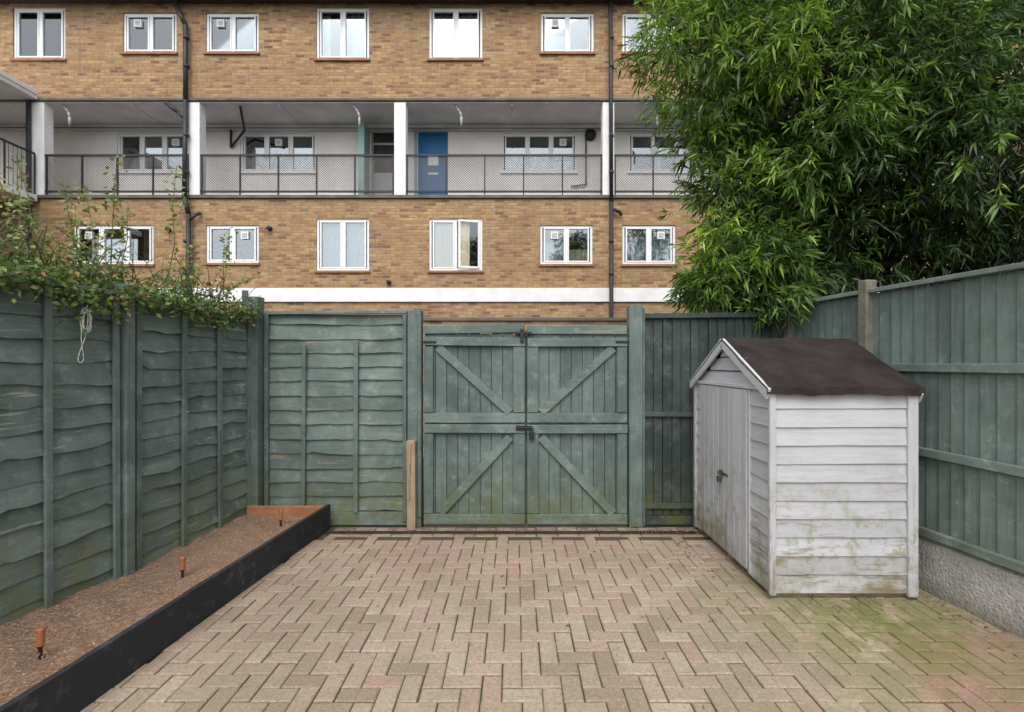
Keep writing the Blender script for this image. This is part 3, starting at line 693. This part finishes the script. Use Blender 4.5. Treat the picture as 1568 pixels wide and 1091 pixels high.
leaves(np.array(Ps),np.array(Ds),rng.uniform(.10,.17,len(Ps)),rng.uniform(.018,.028,len(Ps)),rng.uniform(.35,.75,len(Ps)),'front_sprigs',bt,M_leaf)
for k in range(14):
    x=3.5+R(-.4,1.6); y=5.9+R(-.4,.5); b=B[random.randrange(len(B)-8)]
    mb.tube([(x,y,0),(x+R(-.1,.1),y,1.4),(x*.8+b[0]*.2,y*.8+b[1]*.2,2.8),(x*.3+b[0]*.7,y*.3+b[1]*.7,max(2.5,b[2]*.9)),(b[0],b[1],b[2]+.2)],R(.025,.05),.006,8)
mb.tube([(3.9,6.0,0),(3.85,6.0,1.5),(3.95,5.9,2.8),(3.7,5.7,4.2),(3.4,5.6,5.6)],.11,.03,10); mb.tube([(3.9,6.0,1.9),(3.3,5.7,2.9),(2.8,5.4,3.9),(2.4,5.2,4.9)],.06,.015,8); mb.tube([(3.95,6,2.2),(4.6,5.8,3.2),(5.1,5.5,4.5)],.06,.015,8)
mb.build('trunk_and_limbs',bt,[M_bark],smooth=True)

# left shrub
ls=empty('climbing_rose_shrub',(-3.2,4.0,0)); mb=MB(); Ps=[];Ds=[];Ts=[];Ls=[]
stems=[((-3.35,3.4,1.9),(-3.52,3.4,3.12)),((-3.3,3.6,1.9),(-3.33,3.65,2.85)),((-3.2,3.8,1.9),(-3.18,3.85,3.30)),((-3.1,4.2,1.9),(-3.02,4.3,3.40)),((-2.95,4.6,1.9),(-2.75,4.65,2.95)),((-3.15,4.0,1.9),(-3.22,4.0,2.9)),((-3.2,3.3,1.9),(-3.3,3.2,2.8)),((-2.95,4.5,1.9),(-3.1,4.6,2.75)),((-3.2,3.5,2.0),(-2.85,3.55,2.35)),((-3.05,4.1,2.0),(-2.6,4.0,2.45)),((-2.95,4.4,2.0),(-2.45,4.6,2.5)),((-2.9,4.6,2.0),(-2.45,4.7,2.28)),((-3.3,3.9,2),(-3.75,4.2,3.2)),((-3.4,3.5,2),(-3.9,3.8,3.0)),((-3.3,3.2,2),(-3.35,3.1,2.95)),((-3.2,3.7,2),(-3.45,3.7,3.0))]
for a,b in stems:
    a=Vector(a);b=Vector(b);m=(a+b)/2+Vector((R(-.08,.08),R(-.08,.08),R(0,.06))); mb.tube([a,a.lerp(m,.5)+Vector((R(-.02,.02),0,0)),m,m.lerp(b,.5)+Vector((R(-.03,.03),0,0)),b],.007,.002,5)
    n=int((b-a).length*100)
    for k in range(n):
        tt=R(.1,1); q=a.lerp(m,tt*2) if tt<.5 else m.lerp(b,tt*2-1); sp=.04+.05*(1-tt)
        Ps.append(q+Vector((R(-sp,sp),R(-sp,sp),R(-.03,.03)))); Ds.append((R(-1,1),R(-1,1),R(-.3,.7))); Ts.append(R(.35,.85) if R(0,1)<.9 else R(.85,1)); Ls.append(R(.03,.055))
for k in range(11500):
    y=R(2.0,4.78); xl=-3.324+.1315*y
    h=.07+.13*math.sin(y*4.1+.5)**2+.06*math.sin(y*9)+(.06 if y<3.6 else 0)+.06*math.sin(y*23)
    front=R(0,1)<.24
    if front: q=(xl+R(.03,.18),y,2.16+h*.5*R(-.3,1)-abs(random.gauss(0,.06))-(.07 if math.sin(y*6.3)>.3 else 0)*R(0,2))
    else: q=(xl-abs(random.gauss(0,.20)),y,2.05+h*abs(random.gauss(0.55,.6)))
    Ps.append(q);Ds.append((R(-1,1),R(-1,1),R(-.6,.6)));Ts.append(R(.05,.65) if R(0,1)<.9 else R(.7,1)); Ls.append(R(.025,.052))
P=np.array([tuple(p) for p in Ps]);D=np.array([tuple(d) for d in Ds]); Ls=np.array(Ls)
leaves(P,D,Ls,Ls*.6,np.array(Ts),'leaves',ls,M_leaf2,.1)
for k in range(160):
    y=R(2.3,4.7); xl=-3.324+.1315*y; p=Vector((xl-R(-.05,.2),y,2.15+R(0,.15))); d=Vector((R(-.15,.25),R(-.35,.35),R(-.08,.32))); mb.tube([p,p+d*.5+Vector((0,0,.05)),p+d],.004,.002,5)
mb.build('stems',ls,[M_stem])

# hanging cord
mb=MB(); yy=3.17; cx=-3.324+.1315*yy+.085
pts=[]
for k in range(90):
    a=k*.55; f=k/90; pts.append((cx+.012*math.sin(k),yy+.035*math.sin(a)*(1-.3*f),2.05-.05-.09*(1-math.cos(a))*.8-.015*math.sin(k*.3)))
pts2=[(cx+.01,yy+.02*math.sin(k*.8)-.05*math.sin(k/16*math.pi),2.03-.38*math.sin(k/16*math.pi)) for k in range(17)]
mb.tube(pts,.0028,n=5); mb.tube(pts2,.0025,n=5); mb.build('hanging_white_cord',None,[M_cord],smooth=True)

# fallen leaves
n=420; P=[];D=[]
for k in range(n):
    c=random.choice(((2.2,3.3,.9,.12),(2.85,3.2,.12,.5),(1.55,4.7,.35,.08),(1.5,4.1,.15,.5),(0,4.78,2,.05),(.5,3.6,1.8,.9)))
    x=c[0]+random.gauss(0,c[2]*.6);y=min(4.8,c[1]+random.gauss(0,c[3]*.6))
    if x>3.42-.13*y-.03 or x<bx(y)+.03: continue
    P.append((x,y,.006));D.append((R(-1,1),R(-1,1),R(.05,.2)))
P=np.array(P);D=np.array(D); leaves(P,D,rng.uniform(.015,.04,len(P)),rng.uniform(.006,.015,len(P)),rng.random(len(P)),'fallen_leaves',None,M_dry,.1)

# ------------------------------------------------------------ light + camera
w=bpy.data.worlds.new('World'); S.world=w; w.use_nodes=True; nt=w.node_tree; bg=nt.nodes['Background']
sky=nt.nodes.new('ShaderNodeTexSky'); sky.sky_type='NISHITA'; sky.sun_disc=False; sky.sun_elevation=math.radians(52); sky.sun_rotation=math.radians(188); sky.air_density=1; sky.dust_density=3; sky.ozone_density=1
hs=nt.nodes.new('ShaderNodeHueSaturation'); hs.inputs['Saturation'].default_value=.16; hs.inputs['Value'].default_value=1.9
nt.links.new(sky.outputs[0],hs.inputs['Color']); nt.links.new(hs.outputs[0],bg.inputs['Color']); bg.inputs['Strength'].default_value=.15
sd=bpy.data.lights.new('sun','SUN'); sd.energy=1.05; sd.angle=math.radians(40); sd.color=(1,.97,.93); so=bpy.data.objects.new('sun',sd); S.collection.objects.link(so); so.rotation_euler=(math.radians(38),0,math.radians(-8)); so.location=(-1,-6,9)
cd=bpy.data.cameras.new('camera'); cd.sensor_width=36; cd.lens=17.0; cd.shift_x=-.004; cd.shift_y=.0067; cd.clip_end=500; cd.clip_start=.05
co=bpy.data.objects.new('camera',cd); S.collection.objects.link(co); co.location=(0,0,1.65); co.rotation_euler=(math.radians(90),0,0); S.camera=co
S.view_settings.view_transform='Standard'; S.view_settings.look='None'; S.view_settings.exposure=0; S.view_settings.gamma=1
